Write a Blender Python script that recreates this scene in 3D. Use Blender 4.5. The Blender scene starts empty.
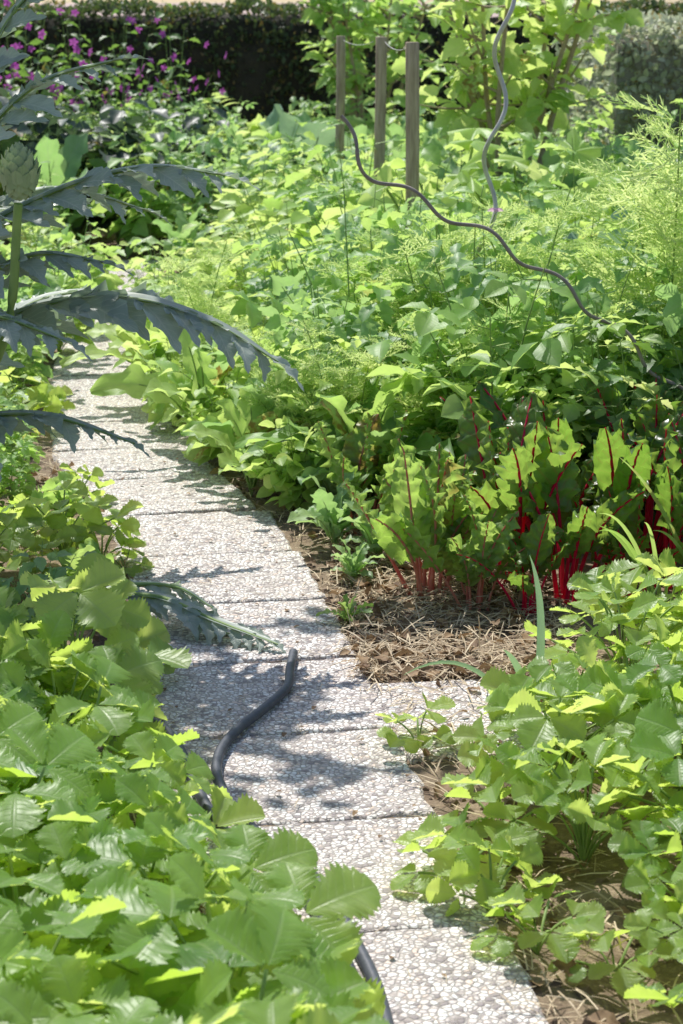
import bpy, math, numpy as np
from mathutils import Vector
rng=np.random.default_rng(11)
scene=bpy.context.scene
R=lambda a,b: float(rng.uniform(a,b))
def nrm(v):
    v=np.asarray(v,float); return v/(np.linalg.norm(v,axis=-1,keepdims=True)+1e-9)

# ------------------------------------------------------------ mesh builder
class MB:
    def __init__(s): s.v=[];s.f=[];s.a=[];s.m=[];s.n=0
    def add(s,V,F,A,mat=0):
        s.v.append(V);s.f.append(F+s.n);s.a.append(A);s.m.append(np.full(len(F),mat,np.int32));s.n+=len(V)
    def mesh(s,name,mats,smooth=True):
        V=np.concatenate(s.v).astype(np.float32);F=np.concatenate(s.f).astype(np.int32)
        A=np.concatenate(s.a).astype(np.float32);M=np.concatenate(s.m)
        me=bpy.data.meshes.new(name)
        me.vertices.add(len(V));me.vertices.foreach_set('co',V.ravel())
        me.loops.add(F.size);me.loops.foreach_set('vertex_index',F.ravel())
        me.polygons.add(len(F));me.polygons.foreach_set('loop_start',np.arange(0,F.size,4,dtype=np.int32))
        me.polygons.foreach_set('loop_total',np.full(len(F),4,np.int32))
        for m in mats: me.materials.append(m)
        me.polygons.foreach_set('material_index',M)
        me.polygons.foreach_set('use_smooth',np.full(len(F),smooth))
        at=me.attributes.new('lf','FLOAT_COLOR','POINT')
        C=np.concatenate([A,np.ones((len(A),1),np.float32)],1)
        at.data.foreach_set('color',C.ravel())
        me.update();me.validate();return me
def obj(name,me,loc=(0,0,0),rz=0,sc=1,tilt=(0,0)):
    o=bpy.data.objects.new(name,me);scene.collection.objects.link(o)
    o.location=loc;o.rotation_euler=(tilt[0],tilt[1],rz);o.scale=(sc,sc,sc) if np.isscalar(sc) else sc
    return o
def gridF(nr,nc):
    i=np.arange(nr-1)[:,None]*nc+np.arange(nc-1)[None,:]
    return np.stack([i,i+1,i+nc+1,i+nc],-1).reshape(-1,4)
def batch(mb,T,O,D,N,S,mat=0,rand=None):
    O=np.asarray(O,float);K=len(O)
    if K==0:return
    D=nrm(D);N=np.asarray(N,float)
    x=nrm(np.cross(D,N));z=np.cross(x,D)
    M=np.stack([x,D,z],1)
    S=np.broadcast_to(np.asarray(S,float),(K,))
    V,F,A=T
    P=O[:,None,:]+S[:,None,None]*np.einsum('nj,kji->kni',V,M)
    if rand is None: rand=rng.random(K)
    n=len(V)
    FF=F[None]+(np.arange(K)*n)[:,None,None]
    AA=np.concatenate([np.broadcast_to(rand[:,None,None],(K,n,1)),np.broadcast_to(A[None],(K,n,2))],2)
    mb.add(P.reshape(-1,3),FF.reshape(-1,4),AA.reshape(-1,3),mat)
def leafT(ns=8,nc=5,w=None,teeth=0,fold=.15,droop=.15,corr=0,slant=.3,ruf=0,curl=0,yk=1):
    s=np.linspace(0,1,ns+1);c=np.linspace(-1,1,nc)
    W=w(s)[:,None];alt=((np.arange(ns+1)%2)*2-1)[:,None];C=c[None,:];ac=np.abs(C)
    X=C*W*(1+teeth*alt*ac**3)
    Y=s[:,None]+slant*ac*W*(1-s[:,None])
    Z=fold*ac*W-droop*s[:,None]**2+corr*alt*ac*W+ruf*np.sin(s[:,None]*17+C*2)*ac**2*W-curl*ac**2*W
    V=np.stack([X,Y*yk,Z],-1).reshape(-1,3)
    A=np.stack([np.broadcast_to(C*.5+.5,X.shape),np.broadcast_to(s[:,None],X.shape)],-1).reshape(-1,2)
    return V,gridF(ns+1,nc),A
def join(*Ts):
    V=[];F=[];A=[];n=0
    for v,f,a in Ts: V.append(v);F.append(f+n);A.append(a);n+=len(v)
    return np.concatenate(V),np.concatenate(F),np.concatenate(A)
def xf(T,ang,sc,off,roll=0):
    V,F,A=T;V=V*sc
    cr,sr=math.cos(roll),math.sin(roll);V=np.stack([V[:,0]*cr+V[:,2]*sr,V[:,1],-V[:,0]*sr+V[:,2]*cr],1)
    c,s=math.cos(ang),math.sin(ang)
    V=np.stack([V[:,0]*c+V[:,1]*s,-V[:,0]*s+V[:,1]*c,V[:,2]],1)+np.array(off)
    return V,F,A
def tube(mb,P,r,mat=0,n=5,rand=.5):
    P=np.asarray(P,float);k=len(P)
    r=np.broadcast_to(np.asarray(r,float),(k,))
    t=nrm(np.gradient(P,axis=0));up=np.tile([0,0,1.],(k,1))
    b=np.abs(t[:,2])>.95;up[b]=[1,0,0]
    x=nrm(np.cross(t,up));y=np.cross(x,t)
    a=np.linspace(0,2*math.pi,n+1)
    V=P[:,None]+r[:,None,None]*(np.cos(a)[None,:,None]*x[:,None]+np.sin(a)[None,:,None]*y[:,None])
    A=np.zeros((k*(n+1),3));A[:,0]=rand;A[:,1]=.5;A[:,2]=np.repeat(np.linspace(0,1,k),n+1)
    mb.add(V.reshape(-1,3),gridF(k,n+1),A,mat)
def bez(p0,p1,p2,n):
    s=np.linspace(0,1,n)[:,None];p0,p1,p2=map(np.asarray,(p0,p1,p2))
    return p0*(1-s)**2+2*p1*s*(1-s)+p2*s*s
def catmull(P,m=8):
    P=np.asarray(P,float);Q=np.vstack([2*P[0]-P[1],P,2*P[-1]-P[-2]]);out=[]
    for i in range(1,len(Q)-2):
        for t in np.arange(m)/m:
            a,b,c,d=Q[i-1],Q[i],Q[i+1],Q[i+2]
            out.append(.5*((2*b)+(c-a)*t+(2*a-5*b+4*c-d)*t*t+(3*b-a-3*c+d)*t**3))
    out.append(P[-1]);return np.array(out)
def blade(mb,P,hw,side,nc=5,fold=.2,crink=0,ruf=0,mat=0,rand=None,quilt=0):
    P=np.asarray(P,float);k=len(P);t=nrm(np.gradient(P,axis=0))
    side=nrm(np.asarray(side,float)*np.ones((k,3)));side=nrm(side-t*(side*t).sum(1,keepdims=True))
    nn=np.cross(side,t);c=np.linspace(-1,1,nc);hw=np.asarray(hw)
    W=hw[:,None]*np.ones(nc)[None]
    i=np.arange(k)[:,None]
    off=fold*np.abs(c)[None]*W+ruf*np.sin(i*1.5+c[None]*1.5+R(0,6))*c[None]**2*(W>0.004)
    if crink: off=off+rng.normal(0,crink,(k,nc))*(np.abs(c)[None]>.05)*(W>.01)
    if quilt: off=off+quilt*np.sin(i*1.9-np.abs(c)[None]*3)*np.sin(np.abs(c)[None]*math.pi*1.5+.4)*(W>.012)
    V=P[:,None]+side[:,None]*(c[None]*W)[...,None]+nn[:,None]*off[...,None]
    A=np.zeros((k,nc,3));A[...,0]=R(0,1) if rand is None else rand
    A[...,1]=c*.5+.5;A[...,2]=np.linspace(0,1,k)[:,None]
    mb.add(V.reshape(-1,3),gridF(k,nc),A.reshape(-1,3),mat)

# ------------------------------------------------------------ materials
class NT:
    def __init__(s,name):
        s.m=bpy.data.materials.new(name);s.m.use_nodes=True;s.t=s.m.node_tree;s.t.nodes.clear()
        s.out=s.n('ShaderNodeOutputMaterial')
    def n(s,ty,**k):
        x=s.t.nodes.new(ty)
        for a,b in k.items(): setattr(x,a,b)
        return x
    def l(s,a,b): s.t.links.new(a,b)
    def set(s,sock,v):
        if hasattr(v,'links') : s.l(v,sock)
        else: sock.default_value=v
    def math(s,op,a,b=0,clamp=False):
        x=s.n('ShaderNodeMath',operation=op,use_clamp=clamp);s.set(x.inputs[0],a);s.set(x.inputs[1],b);return x.outputs[0]
    def mr(s,v,a,b,c=0,d=1):
        x=s.n('ShaderNodeMapRange');s.set(x.inputs[0],v)
        for i,k in enumerate((a,b,c,d)): x.inputs[i+1].default_value=k
        return x.outputs[0]
    def mix(s,f,a,b,blend='MIX'):
        x=s.n('ShaderNodeMix',data_type='RGBA',blend_type=blend);s.set(x.inputs[0],f)
        for i,v in ((6,a),(7,b)):
            if isinstance(v,tuple): v=(*v,1)
            s.set(x.inputs[i],v)
        return x.outputs[2]
    def noise(s,sc,det=3,vec=None,rough=.5):
        x=s.n('ShaderNodeTexNoise');x.inputs['Scale'].default_value=sc;x.inputs['Detail'].default_value=det;x.inputs['Roughness'].default_value=rough
        if vec is not None:s.l(vec,x.inputs['Vector'])
        return x.outputs[0]
    def ramp(s,f,stops,interp='LINEAR'):
        x=s.n('ShaderNodeValToRGB');r=x.color_ramp;r.interpolation=interp
        while len(r.elements)<len(stops): r.elements.new(.5)
        for e,(p,c) in zip(r.elements,stops): e.position=p;e.color=(*c,1)
        s.l(f,x.inputs[0]);return x.outputs[0]
def leafmat(name,ca,cb,ta,tb,vein=(.3,.4,.15),vs=.4,nv=9,k=1.6,tr=.45,rough=.45,spec=.4,old=.03,nsc=40,bump=.2):
    m=NT(name);at=m.n('ShaderNodeAttribute',attribute_name='lf')
    sp=m.n('ShaderNodeSeparateColor');m.l(at.outputs['Color'],sp.inputs[0])
    r,g,b=sp.outputs[0],sp.outputs[1],sp.outputs[2]
    ab=m.math('ABSOLUTE',m.math('SUBTRACT',m.math('MULTIPLY',g,2),1))
    mid=m.mr(ab,.02,.1,1,0)
    fr=m.math('FRACT',m.math('SUBTRACT',m.math('MULTIPLY',b,nv),m.math('MULTIPLY',ab,k)))
    sv=m.mr(m.math('ABSOLUTE',m.math('SUBTRACT',fr,.5)),.02,.13,.7,0)
    v=m.math('MAXIMUM',mid,sv)
    tc=m.n('ShaderNodeTexCoord')
    nz=m.noise(nsc,3,tc.outputs['Object'])
    oi=m.n('ShaderNodeObjectInfo')
    rr=m.math('ADD',m.math('MULTIPLY',r,.6),m.math('MULTIPLY',oi.outputs['Random'],.4))
    f=m.math('ADD',rr,m.math('MULTIPLY',m.math('SUBTRACT',nz,.5),.7),True)
    vf=m.math('MULTIPLY',v,vs)
    c=m.mix(vf,m.mix(f,ca,cb),vein)
    t=m.mix(m.math('MULTIPLY',vf,.6),m.mix(f,ta,tb),tuple(x*.6 for x in vein))
    if old:
        o=m.math('MULTIPLY',m.mr(r,1-old-.01,1-old,0,1),m.mr(nz,.38,.6,0,1))
        c=m.mix(o,c,(.3,.2,.07));t=m.mix(o,t,(.45,.32,.08))
    p=m.n('ShaderNodeBsdfPrincipled');m.l(c,p.inputs['Base Color']);p.inputs['Roughness'].default_value=rough
    p.inputs['Specular IOR Level'].default_value=spec
    bp=m.n('ShaderNodeBump');bp.inputs['Strength'].default_value=bump;bp.inputs['Distance'].default_value=.002
    m.l(m.math('ADD',m.math('MULTIPLY',v,-.8),m.math('MULTIPLY',nz,.5)),bp.inputs['Height']);m.l(bp.outputs[0],p.inputs['Normal'])
    tl=m.n('ShaderNodeBsdfTranslucent');m.l(t,tl.inputs[0])
    mx=m.n('ShaderNodeMixShader');mx.inputs[0].default_value=tr
    m.l(p.outputs[0],mx.inputs[1]);m.l(tl.outputs[0],mx.inputs[2]);m.l(mx.outputs[0],m.out.inputs[0]);return m.m
def plain(name,a,b,rough=.6,nsc=20,bump=.3,spec=.4,tr=0,stretch=None,dist=.004):
    m=NT(name);tc=m.n('ShaderNodeTexCoord');vec=tc.outputs['Object']
    if stretch:
        mp=m.n('ShaderNodeMapping');mp.inputs['Scale'].default_value=stretch;m.l(vec,mp.inputs[0]);vec=mp.outputs[0]
    at=m.n('ShaderNodeAttribute',attribute_name='lf');sp=m.n('ShaderNodeSeparateColor');m.l(at.outputs['Color'],sp.inputs[0])
    nz=m.noise(nsc,5,vec,.6);f=m.math('ADD',m.mr(nz,.3,.7,0,.7),m.math('MULTIPLY',m.math('SUBTRACT',sp.outputs[0],.3),.6),True)
    c=m.mix(f,a,b);p=m.n('ShaderNodeBsdfPrincipled');m.l(c,p.inputs['Base Color']);p.inputs['Roughness'].default_value=rough
    p.inputs['Specular IOR Level'].default_value=spec
    bp=m.n('ShaderNodeBump');bp.inputs['Strength'].default_value=bump;bp.inputs['Distance'].default_value=dist
    m.l(nz,bp.inputs['Height']);m.l(bp.outputs[0],p.inputs['Normal'])
    if tr:
        tl=m.n('ShaderNodeBsdfTranslucent');m.l(c,tl.inputs[0]);mx=m.n('ShaderNodeMixShader');mx.inputs[0].default_value=tr
        m.l(p.outputs[0],mx.inputs[1]);m.l(tl.outputs[0],mx.inputs[2]);m.l(mx.outputs[0],m.out.inputs[0])
    else: m.l(p.outputs[0],m.out.inputs[0])
    return m.m

M_straw=leafmat('strawberry_leaf',(.1,.22,.06),(.3,.46,.12),(.62,.88,.1),(.92,.99,.28),vein=(.5,.62,.3),vs=.35,nv=8,k=1.2,rough=.4,spec=.5,tr=.55,nsc=25,old=0,bump=.45)
M_lime=leafmat('lime_leaf',(.24,.42,.09),(.45,.62,.2),(.7,.93,.18),(.93,.99,.4),vein=(.5,.62,.3),vs=.35,tr=.52,nv=7)
M_mid=leafmat('green_leaf',(.14,.3,.08),(.32,.5,.15),(.54,.84,.15),(.82,.97,.3),vein=(.4,.52,.24),vs=.35,tr=.5,old=.015)
M_cool=leafmat('cool_green_leaf',(.16,.3,.13),(.32,.47,.22),(.44,.74,.2),(.68,.9,.32),vein=(.45,.55,.35),vs=.4,tr=.44,old=.01)
M_dark=leafmat('dark_leaf',(.05,.12,.04),(.1,.2,.06),(.2,.4,.06),(.34,.55,.09),tr=.4)
M_blue=leafmat('glaucous_leaf',(.22,.36,.24),(.32,.47,.3),(.4,.6,.28),(.5,.72,.34),vein=(.5,.6,.42),vs=.5,tr=.35,rough=.5)
M_feath=leafmat('feathery_leaf',(.36,.54,.16),(.52,.68,.25),(.8,.97,.28),(.92,.99,.46),vs=0,tr=.48,old=0)
M_art=leafmat('artichoke_leaf',(.3,.36,.31),(.48,.54,.48),(.26,.36,.22),(.42,.54,.32),vein=(.7,.72,.62),vs=.5,tr=.34,rough=.42,spec=.6,nsc=18,old=0,bump=.5)
M_chard=leafmat('chard_leaf',(.04,.1,.025),(.12,.22,.05),(.26,.5,.05),(.5,.72,.12),vein=(.45,.12,.08),vs=.4,nv=7,k=1.5,tr=.46,rough=.32,spec=.5,nsc=14,bump=.6)
M_chardg=leafmat('pale_chard_leaf',(.15,.28,.06),(.26,.42,.1),(.5,.76,.12),(.68,.9,.22),vein=(.45,.4,.2),vs=.5,nv=7,k=1.5,tr=.48,rough=.35,spec=.5,nsc=14,bump=.5)
M_chardstem=plain('chard_stem',(.72,.006,.05),(.92,.03,.12),.3,30,.2,tr=.35)
M_chardstem2=plain('pink_chard_stem',(.65,.12,.1),(.8,.4,.28),.35,30,.2,tr=.3)
M_stem=plain('green_stem',(.24,.38,.1),(.4,.52,.17),.5,20,.2,tr=.25)
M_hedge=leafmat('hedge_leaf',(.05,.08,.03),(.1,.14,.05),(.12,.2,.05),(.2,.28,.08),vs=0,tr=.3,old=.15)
M_hedge2=leafmat('sunlit_hedge_leaf',(.42,.44,.32),(.62,.62,.48),(.55,.62,.38),(.7,.75,.5),vs=0,tr=.42,old=.1)  # right hedge: sunlight put into the colour as paler leaves
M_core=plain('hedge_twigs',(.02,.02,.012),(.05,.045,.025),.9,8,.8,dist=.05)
M_core2=plain('sunlit_hedge_twigs',(.2,.19,.14),(.32,.3,.22),.9,8,.8,dist=.05)  # core paled along with the leaves, sunlit tone in the colour
M_bark=plain('bark',(.3,.22,.14),(.48,.38,.26),.8,40,.6)
M_wood=plain('weathered_wood',(.24,.17,.11),(.6,.48,.34),.8,12,.7,stretch=(6,6,.6))
M_strawm=plain('dry_straw',(.42,.31,.19),(.85,.71,.5),.7,30,.2,tr=.2)
M_dry=plain('dry_leaf',(.14,.075,.04),(.45,.3,.16),.7,30,.5,tr=.25)
M_hose=plain('hose_rubber',(.045,.05,.065),(.1,.105,.13),.5,60,.25)
M_metal=plain('stake_metal',(.34,.32,.3),(.66,.62,.58),.45,15,.2,spec=.7)
M_rust=plain('rusted_stake',(.16,.13,.11),(.36,.3,.25),.6,25,.4,spec=.5)
M_mallow=plain('mallow_petal',(.34,.05,.32),(.55,.16,.5),.5,30,.1,tr=.4)
M_pink=plain('pink_petal',(.8,.45,.6),(.9,.65,.75),.5,30,.1,tr=.4)
M_clod=plain('soil_clod',(.1,.065,.045),(.28,.2,.14),.95,50,.8)
M_kale=leafmat('dark_kale_leaf',(.05,.08,.06),(.1,.14,.1),(.09,.17,.08),(.16,.26,.1),vein=(.25,.15,.25),vs=.3,tr=.25)

# path aggregate
def aggregate():
    m=NT('exposed_aggregate');tc=m.n('ShaderNodeTexCoord');v=tc.outputs['Object']
    nzv=m.n('ShaderNodeTexNoise');nzv.inputs['Scale'].default_value=60;m.l(v,nzv.inputs['Vector'])
    va=m.n('ShaderNodeVectorMath',operation='SCALE');m.l(nzv.outputs[1],va.inputs[0]);va.inputs['Scale'].default_value=.008
    vb=m.n('ShaderNodeVectorMath',operation='ADD');m.l(v,vb.inputs[0]);m.l(va.outputs[0],vb.inputs[1])
    vo=m.n('ShaderNodeTexVoronoi',feature='F1');vo.inputs['Scale'].default_value=82;m.l(vb.outputs[0],vo.inputs['Vector'])
    ve=m.n('ShaderNodeTexVoronoi',feature='DISTANCE_TO_EDGE');ve.inputs['Scale'].default_value=82;m.l(vb.outputs[0],ve.inputs['Vector'])
    sp=m.n('ShaderNodeSeparateColor');m.l(vo.outputs['Color'],sp.inputs[0])
    c=m.ramp(sp.outputs[0],[(0,(.28,.24,.24)),(.16,(.66,.59,.56)),(.32,(.92,.86,.8)),(.5,(.76,.68,.63)),(.66,(.97,.95,.9)),(.86,(.82,.66,.56)),(.93,(.97,.95,.92))],'CONSTANT')
    e=m.mr(ve.outputs['Distance'],.02,.16,0,1)
    c=m.mix(e,(.4,.35,.32),c)
    big=m.noise(3,4,v);c=m.mix(m.mr(big,.35,.7,0,.3),c,(.62,.54,.47))
    st=m.noise(7,7,v,.8);c=m.mix(m.mr(st,.56,.7,0,.6),c,(.28,.23,.18))
    p=m.n('ShaderNodeBsdfPrincipled');m.l(c,p.inputs['Base Color']);p.inputs['Roughness'].default_value=.75
    bp=m.n('ShaderNodeBump');bp.inputs['Strength'].default_value=.8;bp.inputs['Distance'].default_value=.0045
    m.l(m.math('SUBTRACT',m.math('MULTIPLY',e,.7),m.math('MULTIPLY',vo.outputs['Distance'],.6)),bp.inputs['Height']);m.l(bp.outputs[0],p.inputs['Normal'])
    m.l(p.outputs[0],m.out.inputs[0]);return m.m
M_agg=aggregate()
def soil():
    m=NT('garden_soil');tc=m.n('ShaderNodeTexCoord');v=tc.outputs['Object']
    a=m.noise(6,8,v,.7);b=m.noise(70,4,v,.7)
    c=m.mix(m.mr(a,.35,.65,0,1),(.12,.078,.05),(.32,.24,.16));c=m.mix(m.mr(b,.5,.7,0,.6),c,(.48,.37,.25))
    sp=m.n('ShaderNodeSeparateXYZ');m.l(v,sp.inputs[0])
    far=m.mr(m.math('ADD',sp.outputs[1],m.math('MULTIPLY',m.noise(.5,3,v),2)),21.5,22.5,0,1)
    gr=m.mix(m.noise(3,5,v),(.4,.29,.24),(.55,.42,.38));c=m.mix(far,c,gr)
    p=m.n('ShaderNodeBsdfPrincipled');m.l(c,p.inputs['Base Color']);p.inputs['Roughness'].default_value=.95
    bp=m.n('ShaderNodeBump');bp.inputs['Strength'].default_value=.9;bp.inputs['Distance'].default_value=.02
    m.l(m.math('ADD',a,m.math('MULTIPLY',b,.4)),bp.inputs['Height']);m.l(bp.outputs[0],p.inputs['Normal'])
    m.l(p.outputs[0],m.out.inputs[0]);return m.m

# ------------------------------------------------------------ path line
PY=np.array([1.5,2.0,2.9,4.5,5.3,6.0,6.6,7.2,8.3,10,13,16]);PX=np.array([.29,.21,.07,-.19,-.32,-.46,-.64,-.82,-.98,-1.15,-1.45,-1.8])
pc=lambda y: float(np.interp(y,PY,PX))
xs=np.concatenate([[-600,-200,-60,-20,-10],np.arange(-6,6.01,.12),[10,20,60,200,600]])
ys=np.concatenate([[-300,-60,-10,-2],np.arange(0,16,.12),np.arange(16,24,.6),[30,45,70,120,250,600,1500]])
GX,GY=np.meshgrid(xs,ys)
GZ=rng.normal(0,.012,GX.shape)
near=(np.abs(GX-np.interp(GY,PY,PX))<.36)|((GX>0)&(GX<.75)&(GY>3.9)&(GY<4.7));GZ[near]=.001;GZ[(GY>18)|(np.abs(GX)>6.5)]=0
mb=MB();V=np.stack([GX,GY,GZ],-1).reshape(-1,3);mb.add(V,gridF(len(ys),len(xs)),np.full((len(V),3),.5));obj('ground',mb.mesh('ground',[soil()]))

# paving slabs
mb=MB()
def slab(cx,cy,ang,w,l):
    n=13;e=np.linspace(-1,1,n);c,s=math.cos(ang),math.sin(ang);dz=R(-.004,.004);tx,ty=R(-.008,.008),R(-.008,.008)
    rings=[]
    lx=np.concatenate([e[:-1],np.ones(n-1),-e[:-1],-np.ones(n-1)]);ly=np.concatenate([-np.ones(n-1),e[:-1],np.ones(n-1),-e[:-1]])
    jit=rng.normal(0,.004,(len(lx),2))
    for ins,z in ((0,-.045),(0,.004),(.003,.009),(.008,.012)):
        X=lx*(w/2-ins)+jit[:,0];Y=ly*(l/2-ins)+jit[:,1];rings.append(np.stack([X,Y,np.full(len(X),z)+dz+tx*X+ty*Y],-1))
    k=len(lx);V=np.concatenate(rings);V=np.vstack([V,[[0,0,.012+dz]]])
    W=V.copy();W[:,0]=V[:,0]*c-V[:,1]*s+cx;W[:,1]=V[:,0]*s+V[:,1]*c+cy
    F=[]
    for r in range(3):
        for i in range(k): F.append([r*k+i,r*k+(i+1)%k,(r+1)*k+(i+1)%k,(r+1)*k+i])
    for i in range(0,k,2): F.append([3*k+i,3*k+(i+1)%k,3*k+(i+2)%k,4*k])
    mb.add(W,np.array(F),np.full((len(W),3),.5))
y=2.0-.02
while y<12.6:
    sl=(pc(y+.25)-pc(y-.25))/.5 if not(1.9<y<6) else -.162
    ang=math.atan(-sl);slab(pc(y)+R(-.008,.008),y,ang+R(-.008,.008),.52,.492);y+=.5*math.cos(ang)
a=math.atan(.162)
for i in range(3):
    slab(pc(4.3)+.515*(i+1)*math.cos(a),4.24+.08*(i+1),a,.494,.49)
obj('garden_path',mb.mesh('garden_path',[M_agg],smooth=False))

# ------------------------------------------------------------ templates
ob=lambda W,a=1.2,p=.7:(lambda s: W*np.sin(math.pi*np.clip(s,0,1)**a)**p)
LT_st=[leafT(20,7,ob(.45,1.3,.55),teeth=.13,fold=f,droop=d,corr=.045,slant=.35,curl=cu,ruf=.07) for f,d,cu in ((.4,.12,.1),(.25,.28,.2),(.6,.05,0))]
LT_ov=leafT(6,5,ob(.34,.85,.85),fold=.3,droop=.2,slant=.2,ruf=.1)
LT_ovt=leafT(8,5,ob(.32,.8,.85),teeth=.12,fold=.3,droop=.25,slant=.4,ruf=.15)
LT_sm=leafT(3,3,ob(.3,.9,.9),fold=.4,droop=.15,slant=0)
LT_lance=leafT(6,3,ob(.15,.7,.9),fold=.3,droop=.35,slant=0)
LT_lobe=leafT(14,5,lambda s:.21*np.sin(math.pi*(.12+.88*s)**.75)**.9*(1+.3*np.sin(s*22)),fold=.25,droop=.25,slant=.8,ruf=.25)
def compound(leaf,n,pair_l,term_l,ang=1.1):
    T=[xf(leaf,0,term_l,(0,1-term_l*.9,-.12))]
    for i in range(n):
        s=.25+.5*i/max(1,n-1);sz=pair_l*(.75+.35*i/max(1,n-1))
        for sg in (-1,1): T.append(xf(leaf,sg*ang,sz,(0,s,-.05*s),roll=sg*.25))
    rib=(np.array([[-.012,0,0],[.012,0,0],[-.006,.8,-.08],[.006,.8,-.08]]),np.array([[0,1,3,2]]),np.array([[.5,0],[.5,0],[.5,1],[.5,1]]))
    return join(*T,rib)
LT_tom=compound(LT_ovt,2,.46,.55)
LT_bean=join(xf(LT_ov,0,.6,(0,.35,0)),xf(LT_ov,1.5,.55,(.02,.3,0),.3),xf(LT_ov,-1.5,.55,(-.02,.3,0),-.3))
def feather():
    V=[];F=[]
    def fil(p,d,l,w):
        d=nrm(d);q=nrm(np.cross(d,rng.normal(0,1,3)));n=len(V)
        V.extend([p-q*w,p+q*w,p+d*l+q*w*.4,p+d*l-q*w*.4]);F.append([n,n+1,n+2,n+3])
    z=lambda s:-.3*s*s
    for i in range(5):
        a,b=i/5,(i+1)/5;p=np.array([0,a,z(a)]);fil(p,np.array([0,b,z(b)])-p,.2,.014)
    for i in range(7):
        s=.12+.82*i/6;p=np.array([0,s,z(s)])
        for sg in (-1,1):
            L=.46*(1-.55*s)*rng.uniform(.8,1.1);d=nrm(np.array([sg*.8,.7,rng.uniform(-.3,.35)]));fil(p,d,L,.016)
            for t in (.25,.5,.8):
                for s2 in (-1,1): fil(p+d*L*t,d+nrm(np.array([s2*.6,.3*s2*-sg,rng.uniform(-.5,.5)]))*.9,L*.42,.015)
    V=np.array(V);return V,np.array(F),np.tile([.5,.5],(len(V),1))
LT_fe=[feather() for _ in range(3)]
def squashT():
    nt=50;rs=[0,.3,.6,.85,1];th=np.linspace(-math.pi,math.pi,nt+1)
    rad=(.5*(1+.2*np.cos(5*th)+.05*((np.arange(nt+1)%2)*2-1)))*(1-.55*np.exp(-((np.abs(th)-math.pi)/.28)**2))
    V=[];A=[]
    for r in rs:
        rr=rad*r;V.append(np.stack([rr*np.sin(th),rr*np.cos(th),-.3*rr*rr-.12*r*np.abs(np.sin(2.5*th))+.07*r*r*np.sin(9*th+1)],-1));A.append(np.stack([.5+.5*np.sin(2.5*th),np.full(nt+1,r)],-1))
    return np.concatenate(V),gridF(len(rs),nt+1),np.concatenate(A)
LT_sq=squashT()

# ------------------------------------------------------------ plants
def strawberry(n,h,sp=.17,ls=1.):
    mb=MB();O=[[],[],[]];D=[[],[],[]];N=[[],[],[]];S=[[],[],[]];Rr=[[],[],[]]
    for i in range(n):
        az=i*2.4+R(-.3,.3);u=(i+.5)/n;rad=sp*math.sqrt(u)*R(.8,1.25);z=h*(1-.5*u)*R(.65,1.22)
        o=np.array([math.cos(az),math.sin(az),0]);tip=o*rad+[0,0,z]
        P=bez([0,0,0],o*rad*.25+np.array([0,0,z*.75]),tip,6);tube(mb,P,[.0028]*6,1,4)
        d=nrm(o*1+np.array([R(-.3,.3),R(-.3,.3),R(-.35,.35)]))
        up=nrm(np.array([0,0,1.])+o*R(-.2,.5)+rng.normal(0,.42,3));sd=nrm(np.cross(d,up));L=R(.062,.1)*ls;rn=R(0,1)
        for k,(an,m) in enumerate(((0,1.08),(1.35,.95),(-1.35,.95))):
            dd=d*math.cos(an)+sd*math.sin(an);v=int(rng.integers(3));nn=up-.25*dd*abs(math.sin(an))+rng.normal(0,.12,3)
            O[v].append(tip+dd*.006);D[v].append(dd+[0,0,R(-.12,.2)]);N[v].append(nn);S[v].append(L*m*R(.92,1.08));Rr[v].append(min(1,max(0,rn+R(-.08,.08))))
    for v in range(3): batch(mb,LT_st[v],O[v],D[v],N[v],S[v],0,np.array(Rr[v]))
    return mb.mesh('strawberry',[M_straw,M_stem])
def stemmy(mb,nst,h,Rd,nl,T,size,pet=.04,s0=.15,dz=(-.4,.2),nj=.4,r=.004,lean=1,mat=0,rnd=None):
    O=[];D=[];N=[];S=[]
    for i in range(nst):
        az=i*2.4+R(-.5,.5);q=Rd*math.sqrt((i+.3)/nst)*lean;hh=h*(1-.35*(q/Rd)**2)*R(.7,1.18)
        e=np.array([math.cos(az)*q,math.sin(az)*q,hh]);P=bez([0,0,0],[e[0]*.3,e[1]*.3,hh*.6],e,9);tube(mb,P,np.linspace(r,r*.4,9),1,4)
        for k in range(nl):
            s=s0+(1-s0)*(k+R(0,.6))/nl;j=min(7,int(s*8));f=s*8-j;p=P[j]*(1-f)+P[j+1]*f
            a2=k*2.4+az+R(-.4,.4);d=np.array([math.cos(a2),math.sin(a2),R(0,.5)]);L=pet*R(.6,1.3)
            O.append(p+nrm(d)*L);D.append([d[0],d[1],R(*dz)]);N.append(np.array([0,0,1])+rng.normal(0,nj,3)+.2*np.array([d[0],d[1],0]))
            S.append(size*R(.6,1.15)*(1.1-.35*s))
            if pet>.03: tube(mb,[p,p+nrm(d)*L],[r*.45,r*.35],1,3)
    batch(mb,T,O,D,N,S,mat,rnd)
def bush(name,mat,T,nst,h,Rd,nl,size,**k):
    mb=MB();stemmy(mb,nst,h,Rd,nl,T,size,**k);return mb.mesh(name,[mat,M_stem])
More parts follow.
